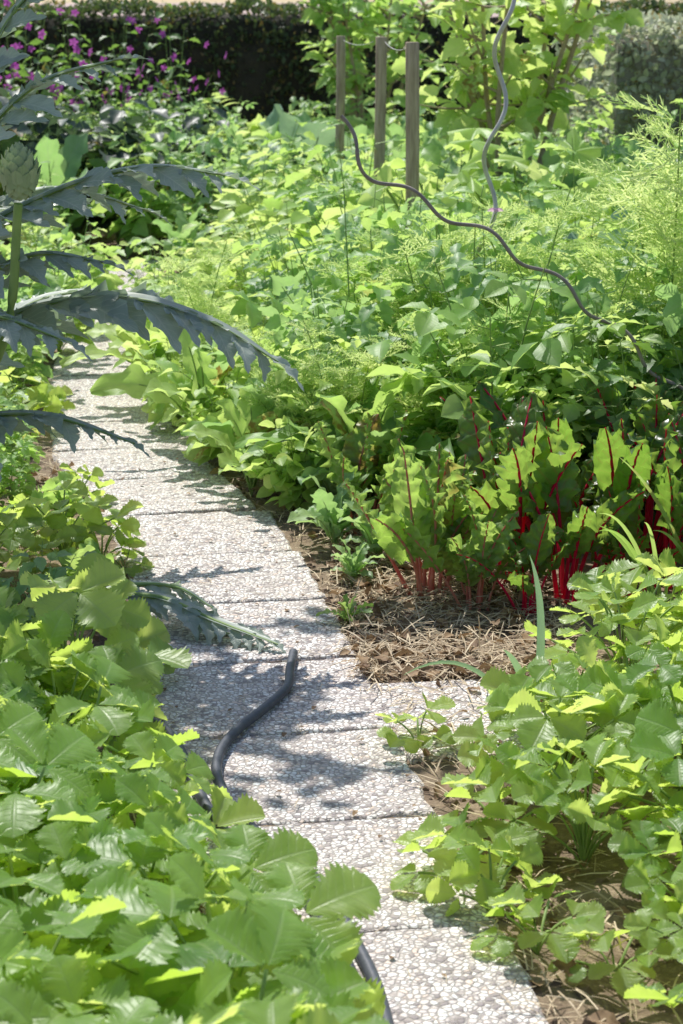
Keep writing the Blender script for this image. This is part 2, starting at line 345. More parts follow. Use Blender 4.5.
def mustard(n,h,mat,wd=.07,lob=True):
    mb=MB()
    for i in range(n):
        az=i*2.4+R(-.4,.4);u=(i+.5)/n;o=np.array([math.cos(az),math.sin(az),0.]);L=h*R(.65,1.2)
        P=bez([0,0,0],o*L*.25*u+np.array([0,0,L*.7]),o*L*(.3+.65*u)+np.array([R(-.05,.05),R(-.05,.05),L*(1.0-.6*u)]),20)
        s=np.linspace(0,1,20);w=wd*R(.7,1.2)*np.clip(np.sin(math.pi*np.clip((s-.25)/.77,0,1)**1.05),0,1)**.55
        w=w*(1+(.22*np.sin(s*38) if lob else 0))+.003
        w[-1]=.006
        blade(mb,P,w,np.cross(o,[0,0,1])+rng.normal(0,.35,3),7,.25,.002,.012,0,quilt=.004)
        tube(mb,P[:14]-[0,0,.001],np.linspace(.005,.002,14),1,4)
    return mb.mesh('mustard',[mat,M_stem])
def cosmos(h,nst=3,fl=0,sp=.24,size=.19,gap=.08):
    mb=MB();O=[];D=[];N=[];FO=[]
    for i in range(nst):
        az=i*2.4+R(-.6,.6);e=np.array([math.cos(az)*sp*R(.3,1.3),math.sin(az)*sp*R(.3,1.3),h*R(.65,1.08)])
        P=bez([0,0,0],[e[0]*.1+R(-.05,.05),e[1]*.1+R(-.05,.05),e[2]*.55],e,12);tube(mb,P,np.linspace(.006,.002,12),1,5)
        nn=int(h/gap)
        for k in range(nn):
            s=.15+.85*k/nn;j=min(10,int(s*11));f=s*11-j;p=P[j]*(1-f)+P[j+1]*f
            for m in range(3):
                a=k*1.57+m*2.1+R(-.3,.3);O.append(p);D.append([math.cos(a),math.sin(a),R(.1,1.1)]);N.append(np.array([0,0,1])+rng.normal(0,.35,3))
        FO.append(P[-1])
    O=np.array(O);D=np.array(D);N=np.array(N);idx=rng.integers(0,3,len(O));zz=1.15-.5*O[:,2]/h
    for v in range(3):
        k=idx==v;batch(mb,LT_fe[v],O[k],D[k],N[k],size*zz[k]*rng.uniform(.7,1.3,k.sum()),0)
    if fl:
        for p in FO[:1]: 
            for a in range(8):
                t=a*.785;batch(mb,LT_ov,[p+[0,0,.01]],[[math.cos(t),math.sin(t),.15]],[[0,-.6,1]],.028,2)
    return mb.mesh('cosmos',[M_feath,M_stem,M_pink])
def squash(n,h,mat,sz=.3,Rd=.45):
    mb=MB();O=[];D=[];N=[]
    for i in range(n):
        az=i*2.4+R(-.3,.3);u=math.sqrt((i+.5)/n);o=np.array([math.cos(az),math.sin(az),0]);z=h*(1.05-.45*u*u)*R(.75,1.15);t=o*Rd*u+[0,0,z]
        tube(mb,bez([0,0,0],o*Rd*u*.3+np.array([0,0,z*.6]),t,8),np.linspace(.01,.005,8),1,5)
        O.append(t);D.append(o+[0,0,R(-.6,.5)]);N.append(np.array([0,0,1])+rng.normal(0,.55,3))
    batch(mb,LT_sq,O,D,N,sz*rng.uniform(.6,1.15,n),0);return mb.mesh('squash',[mat,M_stem])
def cabbage(n,L0,mat):
    mb=MB()
    for i in range(n):
        az=i*2.4+R(-.2,.2);u=(i+.5)/n;o=np.array([math.cos(az),math.sin(az),0.]);L=L0*R(.85,1.1)
        P=bez([0,0,.1],o*L*.35+np.array([0,0,.1+L*.6]),o*L*(.35+.6*u)+np.array([0,0,.12+L*(1.05-.7*u)]),14)
        s=np.linspace(0,1,14);w=L*.3*np.clip(np.sin(math.pi*np.clip((s-.15)/.87,0,1)**.9),0,1)**.6+.004
        blade(mb,P,w,np.cross(o,[0,0,1]),9,.25,.004,.03,0,quilt=.01);tube(mb,P[:11],np.linspace(.01,.003,11),1,5)
    tube(mb,[[0,0,0],[0,0,.16]],[.02,.02],1,7);return mb.mesh('cabbage',[mat,M_stem])
def chard(n,h,mat,smat,wd=.075,spread=.4,sr=.009,kr=(.34,.5)):
    mb=MB()
    for i in range(n):
        az=i*2.4+R(-.5,.5);u=(i+.5)/n;o=np.array([math.cos(az),math.sin(az),0.]);L=h*R(.65,1.12)
        sp=spread*(.15+1.0*u)
        P=bez(o*.045*math.sqrt(u),o*L*sp*.45+np.array([R(-.05,.05),R(-.05,.05),L*.6]),o*L*sp+np.array([R(-.08,.08),R(-.08,.08),L*(1.02-.25*u)]),36)
        k0=int(36*R(*kr));B=P[k0:];kb=len(B);s=np.linspace(0,1,kb)
        w=wd*R(.7,1.15)*np.sin(math.pi*np.clip(s**.9*.95+.05,0,1))**.6+.002
        w=w*(1+.07*np.sin(s*31+R(0,6)))
        tw=np.cross(o,[0,0,1])+rng.normal(0,.6,3)
        blade(mb,B,w,tw,13,R(-.3,.45),.003,.014,0,quilt=.009)
        tube(mb,P,np.concatenate([np.linspace(sr,sr*.7,k0),np.linspace(sr*.7,.002,kb)]),1,6,rand=R(.2,.8))
    return mb.mesh('chard',[mat,smat])

st=[strawberry(20,.27),strawberry(18,.24,.16),strawberry(22,.3,.2),strawberry(19,.25,.18)]
str_=[strawberry(22,.28,.18,.87),strawberry(24,.3,.2,.87),strawberry(20,.25,.17,.87)]
st_small=[strawberry(8,.13,.09,.75),strawberry(6,.1,.1,.75)]
def put(name,ms,x,y,s=1,z=0,tilt=.08):
    return obj(name,ms[int(rng.integers(len(ms)))],(x,y,z),R(0,6.28),s*R(.92,1.08),(R(-tilt,tilt),R(-tilt,tilt)))
# left strawberries
yy=2.15
while yy<4.2:
    f=(yy-2.15)/2;x0=pc(yy)-.25-(.02+.22*f)
    for c in range(3 if yy<3 else 4):
        put('strawberry_plant',st,x0-c*.25+R(-.04,.04),yy+R(-.05,.05),R(1.0,1.2))
    yy+=.25
for x,y in ((-1.0,4.4),(-.95,4.7),(-1.2,4.6),(-.86,4.35)): put('strawberry_plant',st,x,y,.85)
# right strawberries
for x,y,s in ((.62,3.2,.85),(.46,3.5,.95),(.8,3.15,.95),(.44,3.78,1.0),(.7,3.5,1.05),(.93,3.35,1.1),(.48,4.02,.95),(.7,3.85,1.05),(.92,3.75,1.1),(.62,4.15,1.),(.88,4.1,1.05),(1.08,3.95,1.1),(.66,4.42,.95),(.93,4.45,1.1),(1.18,4.35,1.1),(.8,4.72,.95),(1.1,4.75,1.1),(1.02,3.6,1.1),(.72,2.8,.8),(.62,3.0,.6)):
    put('strawberry_plant',str_,x,y,s)
for x,y,s in ((.22,3.42,1),(.27,3.3,.9),(.17,4.12,.8),(.32,3.6,1.2),(.34,3.15,.9),(.46,3.05,.9),(-.46,4.55,.6)): put('strawberry_runner',st_small,x,y,s)

# chard
chA=[chard(9,.52,M_chard,M_chardstem,.062,.55,.0085),chard(8,.45,M_chard,M_chardstem,.054,.75,.0075),chard(9,.54,M_chard,M_chardstem,.062,.5,.0085)]
chB=[chard(10,.42,M_chardg,M_chardstem2,.056,.6,.006,(.28,.42)),chard(9,.36,M_chardg,M_chardstem2,.05,.7,.005,(.28,.42))]
for x,y,m,r,s in ((.47,5.4,2,.4,1),(.62,5.25,1,2.4,.95),(.78,5.5,0,1.1,1.0),(.92,5.35,1,3.3,.95),(1.06,5.5,2,4.3,.95),(.64,5.65,0,5.3,1.05),(1.18,5.25,0,.3,.9),(.5,5.12,1,5.1,.6),(.92,5.75,2,.9,1.0),(.78,5.2,1,.9,.7)):
    obj('red_chard_plant',chA[m],(x,y,0),r,s,(R(-.12,.12),R(-.12,.12)))
for x,y,m,r,s in ((.24,5.28,0,.2,1.05),(.36,5.15,1,1.6,.85),(.07,5.95,0,2.2,.95),(.3,5.45,1,3,1)):
    obj('pink_chard_plant',chB[m],(x,y,0),r,s)

# mixed bed
bean=[bush('bean',M_mid,LT_bean,10,.62,.28,8,.19,pet=.06) for _ in range(2)]+[bush('bean',M_cool,LT_ovt,10,.6,.28,9,.15,pet=.05)]
beanl=[bush('beanl',M_lime,LT_ov,11,.58,.3,9,.14,pet=.05,nj=.5) for _ in range(2)]+[bush('beanl',M_mid,LT_ovt,12,.58,.3,9,.14,pet=.05,nj=.5)]
tom=[bush('tomato',M_mid,LT_tom,8,.78,.32,9,.23,pet=.02,nj=.5),bush('tomato',M_cool,LT_tom,8,.78,.32,9,.23,pet=.02,nj=.5),bush('tomatol',M_lime,LT_tom,8,.7,.3,9,.21,pet=.02,nj=.5)]
must=[mustard(16,.42,M_lime,.055),mustard(14,.38,M_mid,.05),mustard(15,.44,M_cool,.055)]
lett=[mustard(16,.26,M_lime,.05,False),mustard(12,.22,M_mid,.045,True)]
cos=[cosmos(.82,4),cosmos(.76,4),cosmos(.9,3)]
cosf=[cosmos(.85,4,1)]
cost=[cosmos(1.5,3,0,.3,.26,.09),cosmos(1.35,3,0,.3,.26,.09)]
sq=[squash(15,.75,M_lime,.2),squash(12,.7,M_mid,.2)]
cab=[cabbage(12,.42,M_blue),cabbage(10,.36,M_blue)]
darkb=[bush('dark',M_dark,LT_ovt,12,.7,.32,11,.14,pet=.04) for _ in range(2)]
lance=[bush('lance',M_lime,LT_lance,10,.7,.24,13,.15,pet=.01,dz=(.1,.8)),bush('lance',M_cool,LT_lance,10,.7,.24,13,.15,pet=.01,dz=(.1,.8))]
yy=6.15
while yy<17.5:
    st_=.31+.036*(yy-6);e=pc(yy)+.27;x=e+.06
    if yy>12.4: x=-2.4
    while x<yy*.19+.5:
        d=x-e;xx=x+R(-.08,.08);y2=yy+R(-.12,.12);k=R(0,1)
        if 0<=d<.26 and yy<12.4:
            (put('mustard_plant',must,xx+.02,y2,R(.6,.95)) if k<.35 else put('lettuce_plant',lett,xx,y2,1.05) if k<.5 else put('bean_plant',beanl,xx+.08,y2,R(.5,.7)) if k<.8 else put('cosmos_plant',cos,xx+.12,y2,.5) if k<.86 else put('potato_plant',tom,xx+.08,y2,.5))
        elif d<.55 and yy<12.4:
            (put('bean_plant',beanl,xx,y2,.95) if k<.45 else put('mustard_plant',must,xx,y2,1.2) if k<.6 else put('cosmos_plant',cos,xx,y2,.8) if k<.7 else put('potato_plant',tom,xx,y2,.85))
        elif yy<9:
            (put('cosmos_plant',cos,xx,y2,R(.85,1.05)) if k<.14 else put('potato_plant',tom,xx,y2,1.1) if k<.5 else put('bean_plant',bean,xx,y2,1.2) if k<.75 else put('bean_plant',beanl,xx,y2,1.28))
        else:
            (put('potato_plant',tom,xx,y2,1.15) if k<.3 else put('bean_plant',beanl,xx,y2,1.35) if k<.6 else put('amaranth_plant',lance,xx,y2,1.15) if k<.75 else put('mustard_plant',must,xx,y2,1.7) if k<.9 else put('squash_plant',sq,xx,y2,.95))
        x+=st_*R(.9,1.15)
    yy+=st_
for x,y,s in ((.5,9.3,1.2),(.9,9.7,1.25),(1.35,9.2,1.05),(.75,8.7,1)): obj('squash_plant',sq[0],(x,y,0),R(0,6),s)
for x,y,s in ((1.05,6.5,1),(1.4,6.7,.85)): put('fennel_plant',cost,x,y,s)
for x,y,s in ((-.02,6.35,.75),(.3,6.25,.85),(.55,6.35,.95),(.3,6.9,1.05)): put('cosmos_plant',cos,x,y,s)
put('cosmos_plant',cosf,.36,7.2,1)
for x,y,s in ((.15,6.4,.85),(.45,6.15,.8),(.5,6.75,1.1),(.8,6.4,1.05),(.05,7.0,1.05),(.7,6.05,.9)): put('potato_plant',tom,x,y,s)
for x,y,s in ((.35,6.6,1.15),(.9,7.1,1.3),(1.2,7.2,1.3),(.1,7.5,1.25)): put('bean_plant',beanl,x,y,s)
for x,y in ((.9,6.0),(1.15,6.05),(1.35,5.8),(1.35,5.4)): put('bean_plant',darkb,x,y,.85)
for x,y,s in ((-.3,14.5,1.5),(.1,8.6,1.1),(0.05,7.8,1.1),(.45,7.6,1.25),(1.25,7.9,1.5)): put('cabbage_plant',cab,x,y,s)
for x,y,s in ((-.3,6.45,.9),(-.5,7.05,1.15),(-.02,6.2,.8),(-.74,8.0,1.1)): put('mustard_plant',must,x,y,s)
for x,y,s in ((-.4,6.85,.62),(-.62,7.5,.75),(-.78,8.6,.8),(-.14,6.2,.5),(-.38,7.2,.85)): put('bean_plant',beanl,x,y,s)
for x,y,s in ((-.2,6.55,.65),(-.55,7.8,.75)): put('cosmos_plant',cos,x,y,s)
for x,y,s in ((.2,6.05,.75),(.35,5.92,.75),(.1,6.2,.7)): put('mustard_plant',[must[2],must[1]],x,y,s)
for x,y,s in ((-.02,5.75,.5),(.1,5.62,.45),(.03,5.4,.3),(.02,5.0,.22)): put('radish_seedling',must,x,y,s)
for x,y,s in ((.2,8.55,1.3),(.5,8.6,1.3),(.1,10.4,1.5),(.35,10.4,1.45)): put('bean_plant',beanl,x,y,s)
for y,dx,s in ((9.2,-.25,.8),(9.5,.2,.7),(9.9,-.2,.85),(10.3,.22,.75),(10.7,-.2,.8),(9.0,-.4,1),(8.8,.3,.8)): put('bean_plant',beanl,pc(y)+dx,y,s)
for x,y,s in ((2.0,10.5,1.6),(1.7,9.5,1.45),(2.4,11.5,1.6),(-.2,15.5,1.4),(.6,16,1.6),(.3,13.2,1.3),(-.8,16.5,1.5)): put('bean_plant',beanl,x,y,s)

# left bed
yy=4.9
while yy<12.6:
    st_=.33+.035*(yy-5);e=pc(yy)-.27;x=e-.1
    while x>-yy*.19-.4:
        d=e-x;k=R(0,1);xx=x+R(-.06,.06);y2=yy+R(-.1,.1)
        if yy<7.5:
            (put('lettuce_plant',lett,xx,y2,.8) if k<.3 else put('bean_plant',bean,xx-.1,y2,.45 if d<.3 else .65) if k<.7 else put('strawberry_plant',st,xx,y2,.8))
        elif yy<11: (put('bean_plant',bean,xx-.06,y2,.7) if k<.4 else put('potato_plant',tom,xx-.1,y2,.7) if k<.7 else put('mustard_plant',must,xx,y2,.9))
        else: (put('bean_plant',beanl,xx-.1,y2,.8) if k<.6 else put('amaranth_plant',lance,xx-.1,y2,.9))
        x-=st_
    yy+=st_
for x,y,s in ((-.7,5.6,.9),(-.62,5.5,.7),(-.78,5.45,.9),(-.95,5.9,.8),(-.85,6.3,.8)): put('parsley_clump',st_small,x,y,s)

# purple mallow & kale
def mallow(nfl=28):
    mb=MB();stemmy(mb,14,1.5,.5,15,LT_ovt,.12,pet=.04,mat=0);O=[];D=[]
    for i in range(nfl):
        a=R(0,6.3);q=.55*math.sqrt(R(0,1));z=1.55*(1-.35*(q/.55)**2)*R(.6,1.05);c=np.array([math.cos(a)*q,math.sin(a)*q,z]);f=nrm(np.array([R(-1,1),-1.2,R(0,1)]));u=nrm(np.cross(f,[0,0,1]));v=np.cross(u,f)
        for k in range(5):
            t=k*1.257;O.append(c);D.append(u*math.cos(t)+v*math.sin(t)+f*.3)
    N=np.tile([0,-1,.6],(len(O),1))+rng.normal(0,.1,(len(O),3));batch(mb,LT_ov,O,D,N,.036,2)
    return mb.mesh('mallow',[M_dark,M_stem,M_mallow])
ml=[mallow(),mallow(24)]
for x,y,s in ((-1.6,14.5,1),(-2.3,14.8,1.05),(-1.25,15.4,.95),(-2.0,15.5,1.1)): put('mallow_plant',ml,x,y,s)
kl=[bush('kale',M_kale,LT_ovt,10,.8,.3,11,.2,pet=.04)]
for x,y,s in ((-1.5,13.4,1.15),(-1.9,13.4,1.3),(-2.3,13.5,1.3),(-1.1,13.9,1.1)): put('kale_plant',kl,x,y,s)

# hedges
def hedge(w,d,h,n,mat,ls,core):
    mb=MB();nx=int(w/.3)
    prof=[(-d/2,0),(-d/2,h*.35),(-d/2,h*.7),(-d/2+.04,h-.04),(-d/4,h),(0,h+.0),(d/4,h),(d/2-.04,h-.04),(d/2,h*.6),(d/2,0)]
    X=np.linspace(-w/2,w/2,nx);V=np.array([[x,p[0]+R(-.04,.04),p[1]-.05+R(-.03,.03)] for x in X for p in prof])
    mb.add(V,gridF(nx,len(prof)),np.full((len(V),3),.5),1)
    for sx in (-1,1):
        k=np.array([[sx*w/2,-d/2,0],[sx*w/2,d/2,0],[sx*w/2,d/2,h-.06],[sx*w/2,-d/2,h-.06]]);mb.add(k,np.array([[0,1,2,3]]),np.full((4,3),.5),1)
    nf=int(n*.55);nt=n-nf;O=np.concatenate([np.stack([rng.uniform(-w/2,w/2,nf),rng.normal(-d/2,.035,nf),rng.uniform(0,h,nf)],1),np.stack([rng.uniform(-w/2,w/2,nt),rng.uniform(-d/2,d/2,nt),rng.normal(h,.03,nt)],1)])
    fr=np.arange(n)<nf;s=np.sin(O[:,0]*5)*.03+np.sin(O[:,0]*13)*.02;O[:,1]+=s*fr;O[:,2]+=s*(~fr)
    D=rng.normal(0,.7,(n,3))+np.where(fr[:,None],[0,-.7,.3],[0,0,.8]);N=rng.normal(0,.6,(n,3))+np.where(fr[:,None],[0,-1,.3],[0,0,1])
    batch(mb,LT_sm,O,D,N,ls*rng.uniform(.7,1.3,n),0)
    m=2500
    for sx in (-1,1):
        O=np.stack([rng.normal(sx*w/2,.035,m),rng.uniform(-d/2,d/2,m),rng.uniform(0,h,m)],1);batch(mb,LT_sm,O,rng.normal(0,.7,(m,3))+[sx*.7,0,.3],rng.normal(0,.6,(m,3))+[sx,0,.3],ls*rng.uniform(.7,1.3,m),0)
    return mb.mesh('hedge',[mat,core])
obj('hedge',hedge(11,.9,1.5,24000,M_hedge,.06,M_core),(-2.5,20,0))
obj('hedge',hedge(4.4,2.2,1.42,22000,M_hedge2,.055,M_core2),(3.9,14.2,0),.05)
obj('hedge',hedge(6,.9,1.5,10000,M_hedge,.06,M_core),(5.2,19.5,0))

# shrub with limbs
def shrub(nb=8,h=(1.5,2.2),q0=(.3,.75),ls=(.1,.2),mat=None,nl=8,tr=.028):
    mb=MB();O=[];D=[];N=[]
    for i in range(nb):
        az=i*2.4+R(-.3,.3);q=R(*q0);e=np.array([math.cos(az)*q,math.sin(az)*q,R(*h)])
        P=catmull([[0,0,0],[e[0]*.25+R(-.05,.05),e[1]*.2,e[2]*.3],[e[0]*.55+R(-.1,.1),e[1]*.6,e[2]*.6],e],6);tube(mb,P,np.linspace(tr,.009,len(P)),1,7)
        for b in range(7):
            j=int(len(P)*R(.55,.98));p=P[j];a=R(0,6.3);t=p+np.array([math.cos(a)*R(.15,.4),math.sin(a)*R(.15,.4),R(0,.35)])
            Q=bez(p,(p+t)/2+[0,0,-.03],t,5);tube(mb,Q,np.linspace(.009,.003,5),1,5)
            for k in range(nl):
                s=Q[min(4,int(R(1,5)))];a=R(0,6.3);d=np.array([math.cos(a),math.sin(a),R(-.6,.6)]);O.append(s+d*.03);D.append(d);N.append(np.array([0,0,1])+rng.normal(0,.6,3))
    batch(mb,LT_ovt,O,D,N,rng.uniform(*ls,len(O)),0);return mb.mesh('shrub',[mat or M_lime,M_bark])
sh=shrub();sh2=shrub(mat=M_mid)
obj('fig_shrub',sh,(.95,11.6,0));obj('fig_shrub',sh2,(.2,17.3,0),2,1.0)
# unseen fruit tree added at the left, crown above view, to shade the path
mb=MB();base=np.array([-2.3,6.6,0.]);fork=np.array([-2.0,6.55,1.7])
tube(mb,catmull([base,[-2.25,6.62,.6],[-2.1,6.58,1.2],fork],6),np.linspace(.06,.042,19),1,12)
O=[];D=[];N=[]
limbs=[(-.75,6.5,2.6),(-.5,6.0,2.55),(-.7,7.1,2.65),(-1.3,5.7,2.6),(-1.2,6.5,2.9),(-2.6,6.2,2.9),(-2.9,7.0,2.8),(-2.1,7.3,2.9),(-1.6,7.4,2.6)]
for e in limbs:
    e=np.array(e);P=catmull([fork,fork*.6+e*.4+[0,0,.18],fork*.25+e*.75+[0,0,.12],e],6);tube(mb,P,np.linspace(.032,.008,len(P)),1,8)
    for b in range(13):
        j=int(R(8,len(P)-1));p=P[j];a=R(0,6.3);t=p+np.array([math.cos(a)*R(.1,.38),math.sin(a)*R(.1,.45),R(-.1,.3)])
        Q=bez(p,(p+t)/2+[0,0,.03],t,5);tube(mb,Q,np.linspace(.006,.002,5),1,4)
        for k in range(8):
            s=Q[min(4,int(R(1,5)))];a=R(0,6.3);d=np.array([math.cos(a),math.sin(a),R(-.5,.3)]);O.append(s+d*.02);D.append(d);N.append(np.array([0,0,1])+rng.normal(0,.5,3))
batch(mb,LT_ov,O,D,N,rng.uniform(.06,.11,len(O)),0)
obj('added_shade_tree',mb.mesh('tree',[M_mid,M_bark]),(-.02,-.3,0))

# posts with wire
def post(h,r):
    mb=MB();P=np.array([[.004*math.sin(z*4),.004*math.cos(z*3),z] for z in np.linspace(0,h,10)]);P=np.vstack([P,[P[-1]+[0,0,.004]],[P[-1]+[0,0,.005]]]);rr=np.array([r]*9+[r*.99,r*.93,.0005])
    tube(mb,P,rr,0,14,rand=.5);tube(mb,[[r*.2,-r,h*.92],[r*.2,-r-.012,h*.92]],[.003,.003],1,5)
    return mb.mesh('post',[M_wood,M_metal])
pts=[(.32,9.0,1.42,.031),(.2,10.9,1.41,.03),(-.02,13,1.38,.029)]
for x,y,h,r in pts: obj('wooden_post',post(h,r),(x,y,0),R(0,6),1,(R(-.015,.015),R(-.015,.015)))
mb=MB()
for a,b in zip(pts[:-1],pts[1:]):
    p0=np.array([a[0]-.03,a[1],a[2]-.02]);p1=np.array([b[0]+.03,b[1],b[2]-.02]);tube(mb,bez(p0,(p0+p1)/2-[0,0,.05],p1,16),.002,0,5)
obj('fence_wire',mb.mesh('wire',[M_metal]))

# spiral stakes
def spiral(pts,amp,wl,r,mat,name):
    P=catmull(pts,30);seg=np.r_[0,np.cumsum(np.linalg.norm(np.diff(P,axis=0),axis=1))];n=int(seg[-1]/.012);s=np.linspace(0,seg[-1],n)
    Q=np.stack([np.interp(s,seg,P[:,i]) for i in range(3)],1);t=nrm(np.gradient(Q,axis=0));u=nrm(np.cross(t,[0,1,0.01]));v=np.cross(t,u)
    ph=s/wl*2*math.pi;A=amp*np.minimum(1,s/.1)[:,None];Q=Q+A*(np.cos(ph)[:,None]*u+np.sin(ph)[:,None]*v)
    mb=MB();tube(mb,Q,r,0,8);obj(name,mb.mesh(name,[mat]))
spiral([(.5,7.0,0),(.5,7.0,.5),(.51,7.0,.9),(.55,7.0,1.4),(.57,7.0,1.85)],.028,.36,.008,M_metal,'spiral_stake')
spiral([(1.35,5.9,.2),(1.12,5.95,.36),(.8,6.0,.66),(.5,6.0,.88),(.2,6.0,1.04),(.06,6.0,1.13),(0,6.0,1.27)],.018,.26,.006,M_rust,'spiral_stake')

# artichoke
def art_leaf(mb,ctrl,mw,nl=10):
    nl=int(nl*1.3);mw=mw*1.15
    P=catmull(ctrl,10);k=len(P);t=nrm(np.gradient(P,axis=0));side=nrm(np.cross(t,[0,0,1])+1e-6)
    up=np.cross(side,t);s=np.linspace(0,1,k)
    tube(mb,P,np.linspace(.012,.002,k),1,7)
    blade(mb,P,.035*mw/.2*np.sin(math.pi*s**.7)**.5+.002,side,3,.3,0,0,0,.4)
    O=[];D=[];N=[];S=[]
    for i in range(nl*2):
        u=.15+.83*(i//2)/nl+(.02 if i%2 else 0);j=min(k-1,int(u*(k-1)));sg=1 if i%2 else -1
        L=mw*(math.sin(math.pi*min(1,(u*.9+.08))**.9)**.6)*R(.8,1.15)
        O.append(P[j]-up[j]*.002);D.append(side[j]*sg*.8+t[j]*.8+np.array([0,0,R(-.45,.05)])+rng.normal(0,.1,3));N.append(up[j]-side[j]*sg*R(-.6,.3)+rng.normal(0,.15,3));S.append(L)
    O.append(P[-3]);D.append(t[-1]);N.append(up[-1]);S.append(mw*.6)
    batch(mb,LT_lobe,O,D,N,S,0)
mb=MB();b=(-1.2,5.25,.05)
AL=[([b,(-1.12,5.2,.5),(-.9,5.15,.78),(-.6,5.1,.86),(-.35,5.05,.81),(-.16,5.0,.71)],.2,12),
 ([b,(-1.15,5.2,.7),(-1.0,5.1,.97),(-.75,5.1,1.12),(-.5,5.1,1.19),(-.28,5.1,1.17)],.18,12),
 ([b,(-1.15,5.2,.8),(-1.0,5.2,1.15),(-.8,5.25,1.38),(-.55,5.3,1.46)],.16,11),
 ([b,(-1.12,5.1,.4),(-.95,5.0,.55),(-.75,4.95,.58),(-.52,4.9,.52)],.14,10),
 ([b,(-1.12,5.1,.6),(-1.0,4.9,.82),(-.85,4.8,.86),(-.65,4.75,.8)],.15,10),
 ([b,(-1.1,5.0,.5),(-1.0,4.7,.7),(-.9,4.5,.68),(-.8,4.4,.6)],.14,10),
 ([b,(-1.2,5.5,.4),(-1.0,5.8,.68),(-.75,5.9,.76),(-.4,5.95,.66)],.16,11),
 ([b,(-1.3,5.4,.6),(-1.5,5.6,1.0),(-1.8,5.8,1.1)],.15,9),
 ([b,(-1.3,5.1,.6),(-1.5,4.9,.9),(-1.8,4.8,.9)],.15,9),
 ([b,(-1.15,5.3,.7),(-1.05,5.4,.98),(-.8,5.5,1.1),(-.5,5.6,1.02)],.15,11),
 ([b,(-1.1,5.3,.9),(-1.0,5.4,1.3),(-.85,5.5,1.6),(-.6,5.6,1.72)],.14,10),
 ([b,(-1.15,5.15,.6),(-.98,5.05,.86),(-.78,5.0,.98),(-.58,5.0,.96)],.15,10)]
for c,w,n in AL: art_leaf(mb,c,w,n)
sp=catmull([(-1.18,5.2,.1),(-1.0,5.1,.5),(-.84,4.95,.8),(-.79,4.9,1.12)],8);tube(mb,sp,np.linspace(.016,.011,len(sp)),1,9)
c=np.array([-.785,4.9,1.19]);O=[];D=[];N=[];S=[]
for i in range(90):
    f=i/90;ph=-1.25+2.6*f;a=i*2.4;o=np.array([math.cos(a)*math.cos(ph),math.sin(a)*math.cos(ph),math.sin(ph)]);p=c+o*np.array([.046,.046,.055]);up=np.array([0,0,1.])
    O.append(p-up*.012);D.append(up*1.0-o*max(0,math.sin(ph))*.55+o*.22*math.cos(ph));N.append(o);S.append(.04)
batch(mb,leafT(6,5,ob(.42,.75,.6),fold=-.3,droop=-.05,slant=0),O,D,N,S,2)
u=np.linspace(-1.5,1.5,9);tube(mb,[c+[0,0,.05*math.sin(x)] for x in u],[.043*math.cos(x)+.001 for x in u],2,12)
M_bud=leafmat('artichoke_bud',(.32,.42,.22),(.48,.56,.32),(.2,.3,.1),(.28,.38,.14),vs=.2,tr=.2,old=0)
obj('artichoke_plant',mb.mesh('artichoke',[M_art,M_stem,M_bud]))
mb=MB()
art_leaf(mb,[(-.66,4.95,.1),(-.48,4.95,.1),(-.32,4.87,.06),(-.16,4.76,.035)],.1,9)
art_leaf(mb,[(-.7,4.85,.05),(-.6,4.95,.12),(-.45,5.05,.1),(-.34,5.02,.05)],.075,8)
obj('young_artichoke_plant',mb.mesh('artichoke_small',[M_art,M_stem]))

# hose
mb=MB();z=.026
H1=[(-.12,4.72,z),(-.125,4.6,z),(-.13,4.46,z),(-.18,4.31,z),(-.235,4.17,z),(-.265,4.02,z),(-.25,3.85,z),(-.17,3.62,z),(-.04,3.38,z),(.025,3.14,z),(.065,2.93,z),(.09,2.6,z),(.1,2.2,z)]
H2=[(-.8,4.3,z),(-.55,4.27,z),(-.42,4.22,z),(-.355,4.07,z),(-.31,3.88,z+.003),(-.23,3.62,z),(-.085,3.38,z),(-.01,3.14,z),(.03,2.93,z),(.045,2.6,z),(.0,2.2,z)]
for H in (H1,H2): tube(mb,catmull(H,10),.0115,0,12)
tube(mb,[(-.12,4.72,z),(-.12,4.735,z)],[.0115,.0005],0,12)
obj('garden_hose',mb.mesh('hose',[M_hose]))

# leek & grass blades
def gb(p0,p1,p2,w,mat=0):
    P=bez(p0,p1,p2,12);s=np.linspace(0,1,12);blade(mb,P,w*(1-s**3)+.0005,np.cross(np.array(p2)-np.array(p0),[.1,1,.2]),3,.5,0,0,mat)
mb=MB()
gb((.43,4.2,.05),(.46,4.2,.3),(.41,4.18,.43),.009);gb((.43,4.2,.05),(.39,4.15,.2),(.35,4.1,.24),.009);gb((.42,4.2,.0),(.3,4.2,.25),(.14,4.25,.13),.006)
obj('leek_plant',mb.mesh('leek',[M_blue]))
mb=MB()
for (x,y) in ((.85,5.05),(.98,5.1)):
    for i in range(4):
        a=R(2,4.6);l=R(.2,.34);gb((x,y,0),(x+math.cos(a)*l*.4,y+math.sin(a)*l*.2,l*1.1),(x+math.cos(a)*l*.8,y+math.sin(a)*l*.4,l*R(1.0,1.5)),.0055)
obj('grass_tuft',mb.mesh('grass',[M_mid]))

